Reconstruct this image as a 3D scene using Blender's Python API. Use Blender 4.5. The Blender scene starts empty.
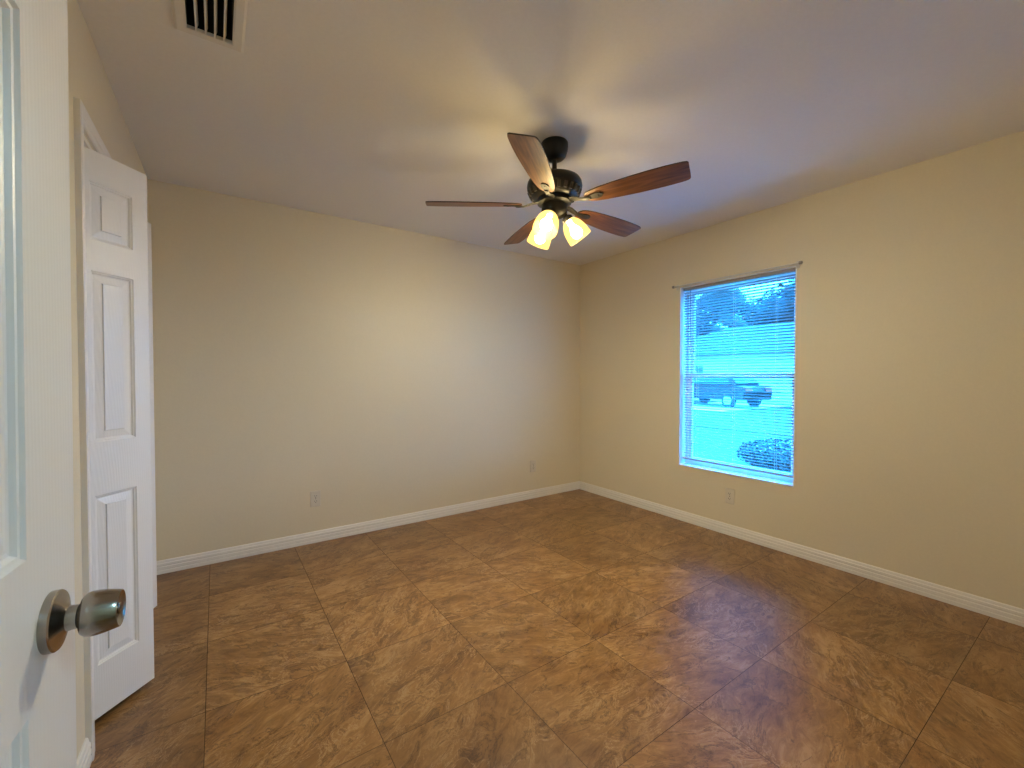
import bpy, bmesh, math, random
from mathutils import Matrix, Vector

PI = math.pi
random.seed(7)
SC = bpy.context.scene
COL = SC.collection

# ------------------------------------------------------------------ camera
CAM_H = 1.236
cd = bpy.data.cameras.new('camera')
cd.sensor_width = 36.0
cd.lens = 429.0 / 1024.0 * 36.0
cd.clip_start = 0.02
cd.clip_end = 400
cam = bpy.data.objects.new('camera', cd)
COL.objects.link(cam)
cam.location = (0, 0, CAM_H)
cam.rotation_euler = (math.radians(90 - 1.068), 0, math.radians(-34.6))
SC.camera = cam

# ------------------------------------------------------------------ exposure, sky, sun
SC.view_settings.view_transform = 'Standard'
SC.view_settings.look = 'None'
SC.view_settings.gamma = 1.0
SC.view_settings.use_curve_mapping = False
SC.view_settings.exposure = 0.39
SC.cycles.use_denoising = True
SC.cycles.max_bounces = 20
SC.cycles.diffuse_bounces = 12
SC.cycles.transparent_max_bounces = 24
SC.cycles.sample_clamp_indirect = 0

SKY_LOW = (0.8, 9.2, 24.0)
SKY_HIGH = (0.6, 8.6, 25.0)
SKY_STRENGTH = 1.0
SUN_STRENGTH = 70.0
SUN_COLOR = (0.02, 0.30, 1.0)
BULB = 945.0                    # radiance of the fan's bulbs
SHADE = 1.9                      # glow of the fan's lit glass shades
BULB_COLOR = (1.0, 0.885, 0.61)
HALL_FILL = 60.0  # radiance of the lamp added in the hall as cool fill

w = bpy.data.worlds.new('sky')
SC.world = w
w.use_nodes = True
nt = w.node_tree
nt.nodes.clear()
out = nt.nodes.new('ShaderNodeOutputWorld')
bg = nt.nodes.new('ShaderNodeBackground')
tc = nt.nodes.new('ShaderNodeTexCoord')
sp = nt.nodes.new('ShaderNodeSeparateXYZ')
rp = nt.nodes.new('ShaderNodeValToRGB')
rp.color_ramp.elements[0].position = 0.0
rp.color_ramp.elements[0].color = (*SKY_LOW, 1)
rp.color_ramp.elements[1].position = 0.45
rp.color_ramp.elements[1].color = (*SKY_HIGH, 1)
nt.links.new(tc.outputs['Generated'], sp.inputs[0])
nt.links.new(sp.outputs['Z'], rp.inputs[0])
nt.links.new(rp.outputs[0], bg.inputs['Color'])
bg.inputs['Strength'].default_value = SKY_STRENGTH
nt.links.new(bg.outputs[0], out.inputs[0])

sd = bpy.data.lights.new('sun', 'SUN')
sd.energy = SUN_STRENGTH
sd.color = SUN_COLOR
sd.angle = math.radians(0.6)
sun = bpy.data.objects.new('sun', sd)
COL.objects.link(sun)
sun.rotation_euler = Vector((-0.70, -0.06, -0.70)).to_track_quat('-Z', 'Y').to_euler()
sun.location = (9, -4, 14)


# the window opening guides the sky's light indoors (a portal gives off nothing itself)
for nm, loc, rot, sx, sy in (('window_portal', (3.44, 1.7675, 1.235), (0, math.radians(90), 0), 1.53, 0.90),):
    pl = bpy.data.lights.new(nm, 'AREA')
    pl.shape = 'RECTANGLE'
    pl.size, pl.size_y = sx, sy
    pl.cycles.is_portal = True
    po = bpy.data.objects.new(nm, pl)
    COL.objects.link(po)
    po.location, po.rotation_euler = loc, rot

# ------------------------------------------------------------------ materials
def new_mat(name):
    m = bpy.data.materials.new(name)
    m.use_nodes = True
    n = m.node_tree
    return m, n, n.nodes['Principled BSDF'], n.nodes['Material Output']


def N(n, kind, **kw):
    x = n.nodes.new('ShaderNode' + kind)
    for k, v in kw.items():
        if k.startswith('i_'):
            x.inputs[int(k[2:]) if k[2:].isdigit() else k[2:]].default_value = v
        else:
            setattr(x, k, v)
    return x


def ramp(n, stops, src):
    r = n.nodes.new('ShaderNodeValToRGB')
    e = r.color_ramp.elements
    while len(e) < len(stops):
        e.new(0.5)
    for i, (p, c) in enumerate(stops):
        e[i].position = p
        e[i].color = (*c, 1) if len(c) == 3 else c
    n.links.new(src, r.inputs[0])
    return r


def bump(n, b, src, strength, dist):
    k = N(n, 'Bump')
    k.inputs['Strength'].default_value = strength
    k.inputs['Distance'].default_value = dist
    n.links.new(src, k.inputs['Height'])
    n.links.new(k.outputs[0], b.inputs['Normal'])
    return k


def plain(name, col, rough=0.5, metal=0.0, noise=0.0, scale=40.0, bmp=0.0, bdist=0.001, spec=None):
    """base colour with a little mottling and a fine surface bump"""
    m, n, b, o = new_mat(name)
    b.inputs['Roughness'].default_value = rough
    b.inputs['Metallic'].default_value = metal
    if spec is not None:
        b.inputs['Specular IOR Level'].default_value = spec
    t = N(n, 'TexCoord')
    nz = N(n, 'TexNoise')
    nz.inputs['Scale'].default_value = scale
    nz.inputs['Detail'].default_value = 4
    n.links.new(t.outputs['Object'], nz.inputs['Vector'])
    lo = tuple(c * (1 - noise) for c in col)
    hi = tuple(min(1, c * (1 + noise)) for c in col)
    r = ramp(n, [(0.3, lo), (0.7, hi)], nz.outputs['Fac'])
    n.links.new(r.outputs[0], b.inputs['Base Color'])
    if bmp:
        bump(n, b, nz.outputs['Fac'], bmp, bdist)
    return m


M = {}
M['wall'] = plain('cream wall paint', (0.72, 0.645, 0.49), 0.55, noise=0.015, scale=90, bmp=0.25, bdist=0.0015)
M['ceiling'] = plain('flat ceiling paint', (0.78, 0.755, 0.72), 0.8, noise=0.015, scale=70, bmp=0.25, bdist=0.002)
M['trim'] = plain('white trim enamel', (0.80, 0.775, 0.74), 0.35, noise=0.01, scale=60)
M['vinyl'] = plain('white vinyl', (0.78, 0.80, 0.82), 0.4, noise=0.01)
M['rail'] = plain('grey blind rail', (0.34, 0.34, 0.335), 0.45, noise=0.02)
M['plate'] = plain('ivory plastic', (0.68, 0.62, 0.52), 0.45, noise=0.01)
M['slot'] = plain('dark slot', (0.02, 0.018, 0.015), 0.6)
M['duct'] = plain('dark duct', (0.012, 0.012, 0.014), 0.8)
M['vent'] = plain('painted vent steel', (0.70, 0.66, 0.60), 0.5, noise=0.02)
M['bronze'] = plain('dark bronze', (0.006, 0.0052, 0.0048), 0.40, metal=0.05, noise=0.2, scale=60)
M['bronze_iron'] = plain('rubbed bronze', (0.010, 0.0075, 0.0055), 0.5, metal=0.05, noise=0.25, scale=60)
M['bronze_fin'] = plain('lighter bronze fins', (0.055, 0.048, 0.042), 0.4, metal=0.3, noise=0.2)  # lighter than the housing so the vent slots stand out
M['cord'] = plain('blind cord', (0.8, 0.85, 0.85), 0.7)
M['wand'] = plain('clear wand', (0.25, 0.33, 0.38), 0.2)
M['sill'] = plain('pale marble sill', (0.78, 0.78, 0.78), 0.25, noise=0.05, scale=14)
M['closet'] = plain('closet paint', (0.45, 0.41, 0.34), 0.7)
M['dark_rail'] = plain('bifold track steel', (0.10, 0.10, 0.10), 0.5, metal=0.6)
M['rod'] = plain('white curtain rod enamel', (0.62, 0.60, 0.57), 0.4)
M['finial'] = plain('grey rod cap', (0.30, 0.28, 0.26), 0.45)


def door_mat(name, col):
    """white enamel over a pressed wood grain"""
    m, n, b, o = new_mat(name)
    b.inputs['Base Color'].default_value = (*col, 1)
    b.inputs['Roughness'].default_value = 0.36
    t = N(n, 'TexCoord')
    mp = N(n, 'Mapping')
    mp.inputs['Scale'].default_value = (17, 17, 1.7)
    n.links.new(t.outputs['Object'], mp.inputs[0])
    wv = N(n, 'TexWave', wave_type='RINGS', rings_direction='SPHERICAL')
    wv.inputs['Scale'].default_value = 2.4
    wv.inputs['Distortion'].default_value = 3.2
    wv.inputs['Detail'].default_value = 2.5
    wv.inputs['Detail Scale'].default_value = 1.2
    n.links.new(mp.outputs[0], wv.inputs['Vector'])
    m2 = N(n, 'Mapping')
    m2.inputs['Scale'].default_value = (260, 260, 9)
    n.links.new(t.outputs['Object'], m2.inputs[0])
    nz = N(n, 'TexNoise')
    nz.inputs['Scale'].default_value = 1.0
    nz.inputs['Detail'].default_value = 2
    n.links.new(m2.outputs[0], nz.inputs['Vector'])
    mx = N(n, 'Math', operation='MULTIPLY_ADD')
    mx.inputs[1].default_value = 0.6
    n.links.new(nz.outputs['Fac'], mx.inputs[0])
    n.links.new(wv.outputs['Fac'], mx.inputs[2])
    bump(n, b, mx.outputs[0], 0.22, 0.0008)
    return m


M['door'] = door_mat('white door enamel', (0.80, 0.79, 0.785))


def floor_mat():
    m, n, b, o = new_mat('brown stone tile')
    L = n.links
    t = N(n, 'TexCoord')
    s = N(n, 'SeparateXYZ')
    L.new(t.outputs['Object'], s.inputs[0])

    def axis(src, off, pitch):
        a = N(n, 'Math', operation='SUBTRACT'); a.inputs[1].default_value = off
        L.new(src, a.inputs[0])
        d = N(n, 'Math', operation='DIVIDE'); d.inputs[1].default_value = pitch
        L.new(a.outputs[0], d.inputs[0])
        fl = N(n, 'Math', operation='FLOOR'); L.new(d.outputs[0], fl.inputs[0])
        fr = N(n, 'Math', operation='FRACT'); L.new(d.outputs[0], fr.inputs[0])
        c = N(n, 'Math', operation='SUBTRACT'); c.inputs[1].default_value = 0.5
        L.new(fr.outputs[0], c.inputs[0])
        ab = N(n, 'Math', operation='ABSOLUTE'); L.new(c.outputs[0], ab.inputs[0])
        return fl.outputs[0], ab.outputs[0]
    fx, ax = axis(s.outputs['X'], -0.045, 0.4985)
    fy, ay = axis(s.outputs['Y'], -0.105, 0.506)
    mxa = N(n, 'Math', operation='MAXIMUM'); L.new(ax, mxa.inputs[0]); L.new(ay, mxa.inputs[1])
    gr = N(n, 'MapRange'); gr.inputs['From Min'].default_value = 0.4970; gr.inputs['From Max'].default_value = 0.4983
    L.new(mxa.outputs[0], gr.inputs['Value'])
    idv = N(n, 'CombineXYZ'); L.new(fx, idv.inputs[0]); L.new(fy, idv.inputs[1])
    wn = N(n, 'TexWhiteNoise'); L.new(idv.outputs[0], wn.inputs['Vector'])
    # own piece of stone for every tile: a shift and a turn of the vein direction
    sc = N(n, 'VectorMath', operation='SCALE'); sc.inputs['Scale'].default_value = 37.0
    L.new(wn.outputs['Color'], sc.inputs[0])
    ad = N(n, 'VectorMath', operation='ADD'); L.new(t.outputs['Object'], ad.inputs[0]); L.new(sc.outputs[0], ad.inputs[1])
    an = N(n, 'MapRange'); an.inputs['To Min'].default_value = -0.9; an.inputs['To Max'].default_value = 0.6
    L.new(wn.outputs['Value'], an.inputs['Value'])
    ro = N(n, 'VectorRotate', rotation_type='Z_AXIS')
    L.new(ad.outputs[0], ro.inputs['Vector']); L.new(an.outputs[0], ro.inputs['Angle'])
    # broad soft clouds
    mp0 = N(n, 'Mapping'); mp0.inputs['Scale'].default_value = (2.2, 4.0, 1)
    L.new(ro.outputs[0], mp0.inputs[0])
    n0 = N(n, 'TexNoise'); n0.inputs['Scale'].default_value = 1.6; n0.inputs['Detail'].default_value = 4
    n0.inputs['Distortion'].default_value = 0.8
    L.new(mp0.outputs[0], n0.inputs['Vector'])
    # fine slaty streaks
    mp = N(n, 'Mapping'); mp.inputs['Scale'].default_value = (6.5, 17.0, 1)
    L.new(ro.outputs[0], mp.inputs[0])
    n1 = N(n, 'TexNoise'); n1.inputs['Scale'].default_value = 1.6; n1.inputs['Detail'].default_value = 11
    n1.inputs['Roughness'].default_value = 0.76; n1.inputs['Distortion'].default_value = 0.9
    L.new(mp.outputs[0], n1.inputs['Vector'])
    bl = N(n, 'Math', operation='MULTIPLY_ADD'); bl.inputs[1].default_value = 0.40
    L.new(n0.outputs['Fac'], bl.inputs[0])
    hf = N(n, 'Math', operation='MULTIPLY'); hf.inputs[1].default_value = 0.60
    L.new(n1.outputs['Fac'], hf.inputs[0]); L.new(hf.outputs[0], bl.inputs[2])
    c1 = ramp(n, [(0.36, (0.122, 0.052, 0.013)), (0.45, (0.208, 0.098, 0.028)), (0.53, (0.285, 0.146, 0.046)),
                  (0.62, (0.40, 0.232, 0.096))], bl.outputs[0])
    # thin pale and dark cracks
    mp2 = N(n, 'Mapping'); mp2.inputs['Scale'].default_value = (4.5, 9.0, 1)
    L.new(ro.outputs[0], mp2.inputs[0])
    n2 = N(n, 'TexNoise'); n2.inputs['Scale'].default_value = 1.5; n2.inputs['Detail'].default_value = 9
    n2.inputs['Roughness'].default_value = 0.68; n2.inputs['Distortion'].default_value = 1.2
    L.new(mp2.outputs[0], n2.inputs['Vector'])
    v1 = ramp(n, [(0.486, (0, 0, 0)), (0.502, (1, 1, 1)), (0.516, (0, 0, 0))], n2.outputs['Fac'])
    n3 = N(n, 'TexNoise'); n3.inputs['Scale'].default_value = 3.4; n3.inputs['Detail'].default_value = 3
    L.new(ro.outputs[0], n3.inputs['Vector'])
    v1m = ramp(n, [(0.42, (0, 0, 0)), (0.58, (0.9, 0.9, 0.9))], n3.outputs['Fac'])
    vm = N(n, 'Math', operation='MULTIPLY'); L.new(v1.outputs[0], vm.inputs[0]); L.new(v1m.outputs[0], vm.inputs[1])
    mix1 = N(n, 'MixRGB'); mix1.inputs['Color2'].default_value = (0.44, 0.29, 0.155, 1)
    L.new(vm.outputs[0], mix1.inputs['Fac']); L.new(c1.outputs[0], mix1.inputs['Color1'])
    v2 = ramp(n, [(0.41, (0, 0, 0)), (0.425, (0.85, 0.85, 0.85)), (0.45, (0, 0, 0))], n2.outputs['Fac'])
    mix2 = N(n, 'MixRGB'); mix2.inputs['Color2'].default_value = (0.060, 0.026, 0.010, 1)
    L.new(v2.outputs[0], mix2.inputs['Fac']); L.new(mix1.outputs[0], mix2.inputs['Color1'])
    # tile to tile tone
    tone = N(n, 'MapRange'); tone.inputs['To Min'].default_value = 0.86; tone.inputs['To Max'].default_value = 1.12
    sep = N(n, 'SeparateXYZ'); L.new(wn.outputs['Color'], sep.inputs[0]); L.new(sep.outputs['Y'], tone.inputs['Value'])
    tn = N(n, 'VectorMath', operation='SCALE'); L.new(mix2.outputs[0], tn.inputs[0]); L.new(tone.outputs[0], tn.inputs['Scale'])
    mg = N(n, 'MixRGB'); mg.inputs['Color2'].default_value = (0.070, 0.035, 0.014, 1)
    L.new(gr.outputs[0], mg.inputs['Fac']); L.new(tn.outputs[0], mg.inputs['Color1'])
    L.new(mg.outputs[0], b.inputs['Base Color'])
    b.inputs['Specular IOR Level'].default_value = 0.62
    rr = N(n, 'MapRange'); rr.inputs['To Min'].default_value = 0.25; rr.inputs['To Max'].default_value = 0.40
    L.new(n1.outputs['Fac'], rr.inputs['Value'])
    rg = N(n, 'MixRGB'); rg.inputs['Color2'].default_value = (0.75, 0.75, 0.75, 1)
    L.new(gr.outputs[0], rg.inputs['Fac']); L.new(rr.outputs[0], rg.inputs['Color1'])
    L.new(rg.outputs[0], b.inputs['Roughness'])
    h = N(n, 'Math', operation='MULTIPLY_ADD'); h.inputs[1].default_value = -1.3
    L.new(gr.outputs[0], h.inputs[0]); L.new(n1.outputs['Fac'], h.inputs[2])
    bump(n, b, h.outputs[0], 0.35, 0.0018)
    return m


M['floor'] = floor_mat()


def wood_mat():
    m, n, b, o = new_mat('cherry blade veneer')
    t = N(n, 'TexCoord')
    oi = N(n, 'ObjectInfo')
    ad = N(n, 'VectorMath', operation='ADD')
    sc = N(n, 'VectorMath', operation='SCALE'); sc.inputs[0].default_value = (9, 3, 5)
    n.links.new(oi.outputs['Random'], sc.inputs['Scale'])
    n.links.new(t.outputs['Object'], ad.inputs[0]); n.links.new(sc.outputs[0], ad.inputs[1])
    mp = N(n, 'Mapping'); mp.inputs['Scale'].default_value = (3.0, 34, 34)
    n.links.new(ad.outputs[0], mp.inputs[0])
    nz = N(n, 'TexNoise'); nz.inputs['Scale'].default_value = 1.6; nz.inputs['Detail'].default_value = 6
    nz.inputs['Distortion'].default_value = 0.8
    n.links.new(mp.outputs[0], nz.inputs['Vector'])
    r = ramp(n, [(0.3, (0.07, 0.022, 0.007)), (0.5, (0.155, 0.056, 0.017)), (0.72, (0.24, 0.10, 0.034))], nz.outputs['Fac'])
    n.links.new(r.outputs[0], b.inputs['Base Color'])
    b.inputs['Roughness'].default_value = 0.42
    return m


M['wood'] = wood_mat()
M['blade_edge'] = plain('dark blade edge', (0.035, 0.016, 0.009), 0.5)


def nickel_mat():
    m, n, b, o = new_mat('brushed nickel')
    b.inputs['Metallic'].default_value = 1.0
    t = N(n, 'TexCoord')
    mp = N(n, 'Mapping'); mp.inputs['Scale'].default_value = (300, 300, 300)
    n.links.new(t.outputs['Object'], mp.inputs[0])
    nz = N(n, 'TexNoise'); nz.inputs['Scale'].default_value = 1.0; nz.inputs['Detail'].default_value = 2
    n.links.new(mp.outputs[0], nz.inputs['Vector'])
    b.inputs['Base Color'].default_value = (0.36, 0.325, 0.29, 1)
    rr = N(n, 'MapRange'); rr.inputs['To Min'].default_value = 0.19; rr.inputs['To Max'].default_value = 0.25
    n.links.new(nz.outputs['Fac'], rr.inputs['Value'])
    n.links.new(rr.outputs[0], b.inputs['Roughness'])
    return m


M['nickel'] = nickel_mat()


def lamp_mat(name, col, strength, base):
    m, n, b, o = new_mat(name)
    b.inputs['Base Color'].default_value = (*base, 1)
    b.inputs['Roughness'].default_value = 0.45
    b.inputs['Emission Color'].default_value = (*col, 1)
    b.inputs['Emission Strength'].default_value = strength
    return m


M['bulb'] = lamp_mat('lit bulb', BULB_COLOR, BULB, (0.9, 0.9, 0.85))


def shade_mat():
    """thin amber glass: glows with the bulb's light and lets part of it straight through"""
    m, n, b, o = new_mat('lit frosted amber glass')
    b.inputs['Base Color'].default_value = (0.004, 0.003, 0.002, 1)
    b.inputs['Roughness'].default_value = 0.4
    b.inputs['Specular IOR Level'].default_value = 0.0
    b.inputs['Emission Color'].default_value = (1.0, 0.64, 0.14, 1)
    b.inputs['Emission Strength'].default_value = SHADE
    tr = N(n, 'BsdfTransparent')
    tr.inputs['Color'].default_value = (1.0, 0.93, 0.78, 1)
    mx = N(n, 'MixShader')
    mx.inputs[0].default_value = 0.23
    n.links.new(b.outputs[0], mx.inputs[1])
    n.links.new(tr.outputs[0], mx.inputs[2])
    n.links.new(mx.outputs[0], o.inputs['Surface'])
    return m


M['shade'] = shade_mat()
M['hall_fill_glow'] = lamp_mat('glowing hall fill glass', (0.46, 0.82, 1.0), HALL_FILL, (0.9, 0.9, 0.9))  # glass of the added fill lamp


def slat_mat():
    m, n, b, o = new_mat('pale grey blind slats')
    b.inputs['Base Color'].default_value = (0.31, 0.32, 0.33, 1)
    b.inputs['Roughness'].default_value = 0.4
    tr = N(n, 'BsdfTranslucent'); tr.inputs['Color'].default_value = (0.42, 0.52, 0.58, 1)
    mx = N(n, 'MixShader'); mx.inputs[0].default_value = 0.03
    n.links.new(b.outputs[0], mx.inputs[1]); n.links.new(tr.outputs[0], mx.inputs[2])
    n.links.new(mx.outputs[0], o.inputs['Surface'])
    return m


M['slat'] = slat_mat()


def glass_mat():
    m, n, b, o = new_mat('window glass')
    tr = N(n, 'BsdfTransparent'); tr.inputs['Color'].default_value = (0.92, 0.97, 0.97, 1)
    gl = N(n, 'BsdfGlossy'); gl.inputs['Roughness'].default_value = 0.02
    mx = N(n, 'MixShader')
    mx.inputs[0].default_value = 0.05
    n.links.new(tr.outputs[0], mx.inputs[1]); n.links.new(gl.outputs[0], mx.inputs[2])
    n.links.new(mx.outputs[0], o.inputs['Surface'])
    return m


M['glass'] = glass_mat()
M['grass'] = plain('lawn', (0.050, 0.028, 0.010), 0.9, noise=0.25, scale=3.0)
M['asphalt'] = plain('asphalt', (0.06, 0.032, 0.014), 0.9, noise=0.1, scale=8)
M['concrete'] = plain('pale concrete', (0.78, 0.76, 0.72), 0.85, noise=0.08, scale=5)
M['stucco'] = plain('pale stucco', (0.72, 0.50, 0.40), 0.85, noise=0.04, scale=12, bmp=0.3, bdist=0.01)
M['roof'] = plain('grey roof shingle', (0.07, 0.026, 0.013), 0.9, noise=0.2, scale=10)
M['garage'] = plain('garage door white', (0.68, 0.68, 0.67), 0.6)
M['darkglass'] = plain('dark glass', (0.05, 0.07, 0.09), 0.1)
M['carpaint'] = plain('dark blue car paint', (0.03, 0.010, 0.008), 0.25)
M['rubber'] = plain('tyre rubber', (0.02, 0.02, 0.02), 0.8)
M['rim'] = plain('wheel alloy', (0.5, 0.5, 0.5), 0.3, metal=0.8)
M['redlens'] = plain('red lamp lens', (0.65, 0.07, 0.08), 0.25)
M['leaf'] = plain('shrub leaf', (0.035, 0.013, 0.008), 0.5, noise=0.3, scale=25)
M['bark'] = plain('bark', (0.12, 0.08, 0.05), 0.9, noise=0.2)
M['exterior'] = plain('exterior stucco', (0.6, 0.57, 0.5), 0.9, noise=0.03)


# ------------------------------------------------------------------ mesh helpers
def obj(name, bm, mat, parent=None, smooth=False, loc=None, rot=None, bevel=0.0, recalc=True):
    if recalc:
        bmesh.ops.recalc_face_normals(bm, faces=bm.faces)
    me = bpy.data.meshes.new(name)
    bm.to_mesh(me)
    bm.free()
    for x in (mat if isinstance(mat, (list, tuple)) else [mat]):
        me.materials.append(x)
    o = bpy.data.objects.new(name, me)
    COL.objects.link(o)
    if parent is not None:
        o.parent = parent
    if loc is not None:
        o.location = loc
    if rot is not None:
        o.rotation_euler = rot
    if smooth:
        for p in me.polygons:
            p.use_smooth = True
        try:
            me.set_sharp_from_angle(angle=math.radians(35))
        except Exception:
            pass
    if bevel:
        md = o.modifiers.new('bevel', 'BEVEL')
        md.width = bevel
        md.segments = 2
        md.limit_method = 'ANGLE'
    return o


def tag(o, label, cat, group=None, kind=None):
    o['label'] = label
    o['category'] = cat
    if group:
        o['group'] = group
    if kind:
        o['kind'] = kind
    return o


def empty(name, loc, rotz=0.0):
    o = bpy.data.objects.new(name, None)
    o.empty_display_size = 0.1
    COL.objects.link(o)
    o.location = loc
    o.rotation_euler = (0, 0, rotz)
    return o


def box(bm, x0, x1, y0, y1, z0, z1, f=None, mi=0):
    f = f or (lambda *p: p)
    v = [bm.verts.new(f(x, y, z)) for x, y, z in
         ((x0, y0, z0), (x1, y0, z0), (x1, y1, z0), (x0, y1, z0), (x0, y0, z1), (x1, y0, z1), (x1, y1, z1), (x0, y1, z1))]
    for q in ((3, 2, 1, 0), (4, 5, 6, 7), (0, 1, 5, 4), (1, 2, 6, 5), (2, 3, 7, 6), (3, 0, 4, 7)):
        fc = bm.faces.new([v[i] for i in q])
        fc.material_index = mi
    return v


def slab(bm, u0, u1, v0, v1, w0, w1, holes, f):
    """a flat slab in (u,v) from w0 to w1 thick with rectangular holes; f maps (u,v,w) to a point"""
    us = sorted({u0, u1, *[h[0] for h in holes], *[h[1] for h in holes]})
    vs = sorted({v0, v1, *[h[2] for h in holes], *[h[3] for h in holes]})
    vert = {}

    def P(i, j, k):
        if (i, j, k) not in vert:
            vert[(i, j, k)] = bm.verts.new(f(us[i], vs[j], (w0, w1)[k]))
        return vert[(i, j, k)]
    nu, nv = len(us) - 1, len(vs) - 1

    def solid(i, j):
        if i < 0 or j < 0 or i >= nu or j >= nv:
            return False
        cu, cv = (us[i] + us[i + 1]) / 2, (vs[j] + vs[j + 1]) / 2
        return not any(h[0] < cu < h[1] and h[2] < cv < h[3] for h in holes)
    for i in range(nu):
        for j in range(nv):
            if not solid(i, j):
                continue
            bm.faces.new([P(i, j, 0), P(i, j + 1, 0), P(i + 1, j + 1, 0), P(i + 1, j, 0)])
            bm.faces.new([P(i, j, 1), P(i + 1, j, 1), P(i + 1, j + 1, 1), P(i, j + 1, 1)])
            if not solid(i - 1, j):
                bm.faces.new([P(i, j, 0), P(i, j, 1), P(i, j + 1, 1), P(i, j + 1, 0)])
            if not solid(i + 1, j):
                bm.faces.new([P(i + 1, j, 0), P(i + 1, j + 1, 0), P(i + 1, j + 1, 1), P(i + 1, j, 1)])
            if not solid(i, j - 1):
                bm.faces.new([P(i, j, 0), P(i + 1, j, 0), P(i + 1, j, 1), P(i, j, 1)])
            if not solid(i, j + 1):
                bm.faces.new([P(i, j + 1, 0), P(i, j + 1, 1), P(i + 1, j + 1, 1), P(i + 1, j + 1, 0)])


def lathe(bm, prof, seg=40, mat=None, mi=0, cap0=True, cap1=True):
    mat = mat or Matrix.Identity(4)
    rings = []
    for r, z in prof:
        rings.append([bm.verts.new(mat @ Vector((r * math.cos(2 * PI * k / seg), r * math.sin(2 * PI * k / seg), z))) for k in range(seg)])
    for a, b in zip(rings, rings[1:]):
        for k in range(seg):
            f = bm.faces.new([a[k], a[(k + 1) % seg], b[(k + 1) % seg], b[k]])
            f.material_index = mi
    if cap0:
        bm.faces.new(rings[0][::-1]).material_index = mi
    if cap1:
        bm.faces.new(rings[-1]).material_index = mi


def tube(bm, pts, rad, seg=12, mi=0):
    pts = [Vector(p) for p in pts]
    rads = rad if isinstance(rad, (list, tuple)) else [rad] * len(pts)
    rings = []
    for i, p in enumerate(pts):
        d = (pts[min(i + 1, len(pts) - 1)] - pts[max(i - 1, 0)]).normalized()
        a = Vector((0, 0, 1)) if abs(d.z) < 0.9 else Vector((1, 0, 0))
        u = d.cross(a).normalized()
        v = d.cross(u).normalized()
        rings.append([bm.verts.new(p + (u * math.cos(2 * PI * k / seg) + v * math.sin(2 * PI * k / seg)) * rads[i]) for k in range(seg)])
    for a, b in zip(rings, rings[1:]):
        for k in range(seg):
            bm.faces.new([a[k], a[(k + 1) % seg], b[(k + 1) % seg], b[k]]).material_index = mi
    bm.faces.new(rings[0][::-1]).material_index = mi
    bm.faces.new(rings[-1]).material_index = mi


def prism(bm, outline, z0, z1, f=None, mi=0):
    """outline of (x,y) points carried from z0 to z1"""
    f = f or (lambda *p: p)
    a = [bm.verts.new(f(x, y, z0)) for x, y in outline]
    b = [bm.verts.new(f(x, y, z1)) for x, y in outline]
    bm.faces.new(a[::-1]).material_index = mi
    bm.faces.new(b).material_index = mi
    n = len(a)
    for k in range(n):
        bm.faces.new([a[k], a[(k + 1) % n], b[(k + 1) % n], b[k]]).material_index = mi


# ------------------------------------------------------------------ room dimensions
XR, YB, ZC = 3.275, 3.44, 2.44            # window wall, back wall, ceiling
YF = -0.065                               # wall behind the camera (its doorway holds the camera)


def xl(y):                                # the closet wall runs a touch out of square
    return -0.384 + 0.0155 * y


def LW(u, v, z):                          # u along the closet wall, v out into the room
    return (xl(u) + v, u, z)


WIN = (1.32, 2.215, 0.465, 1.992)         # y0 y1 z0 z1 of the window opening
OPEN = (1.940, 3.165, 0.0, 2.038)         # closet opening
DOORWAY = (-0.240, 0.545, 0.0, 2.05)      # entry doorway in the wall behind the camera
VENT = (-0.072, 0.063, 1.505, 1.867)      # hole for the ceiling register


def struct(name, bm, mat, label, cat, **k):
    return tag(obj(name, bm, mat, **k), label, cat, kind='structure')


# ------------------------------------------------------------------ room shell
bm = bmesh.new()
box(bm, -1.10, XR + 0.0, -1.45, YB, -0.10, 0.0)
struct('floor', bm, M['floor'], 'floor of large brown veined stone tiles', 'floor')

bm = bmesh.new()
slab(bm, -1.10, XR, -1.45, YB, ZC, ZC + 0.12, [VENT], lambda a, b, c: (a, b, c))
struct('ceiling', bm, M['ceiling'], 'flat off-white painted ceiling over the room', 'ceiling')

bm = bmesh.new()
slab(bm, -1.25, XR, -0.10, ZC + 0.12, YB, YB + 0.12, [], lambda a, b, c: (a, c, b))
struct('wall_back', bm, M['wall'], 'long blank cream wall with two outlets facing the camera', 'wall')

bm = bmesh.new()
slab(bm, -1.45, YB + 0.12, -0.10, ZC + 0.12, XR, XR + 0.20, [WIN], lambda a, b, c: (c, a, b))
struct('wall_right', bm, M['wall'], 'cream wall on the right with the window in it', 'wall')

bm = bmesh.new()
slab(bm, YF, YB, 0.0, ZC, -0.115, 0.0, [OPEN], lambda a, b, c: LW(a, c, b))
struct('wall_left', bm, M['wall'], 'narrow cream wall on the left around the closet opening', 'wall')

bm = bmesh.new()
slab(bm, xl(0) - 0.115, XR, 0.0, ZC, YF - 0.115, YF, [DOORWAY], lambda a, b, c: (a, c, b))
struct('wall_front', bm, M['wall'], 'cream wall behind the camera with the entry doorway', 'wall')

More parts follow.
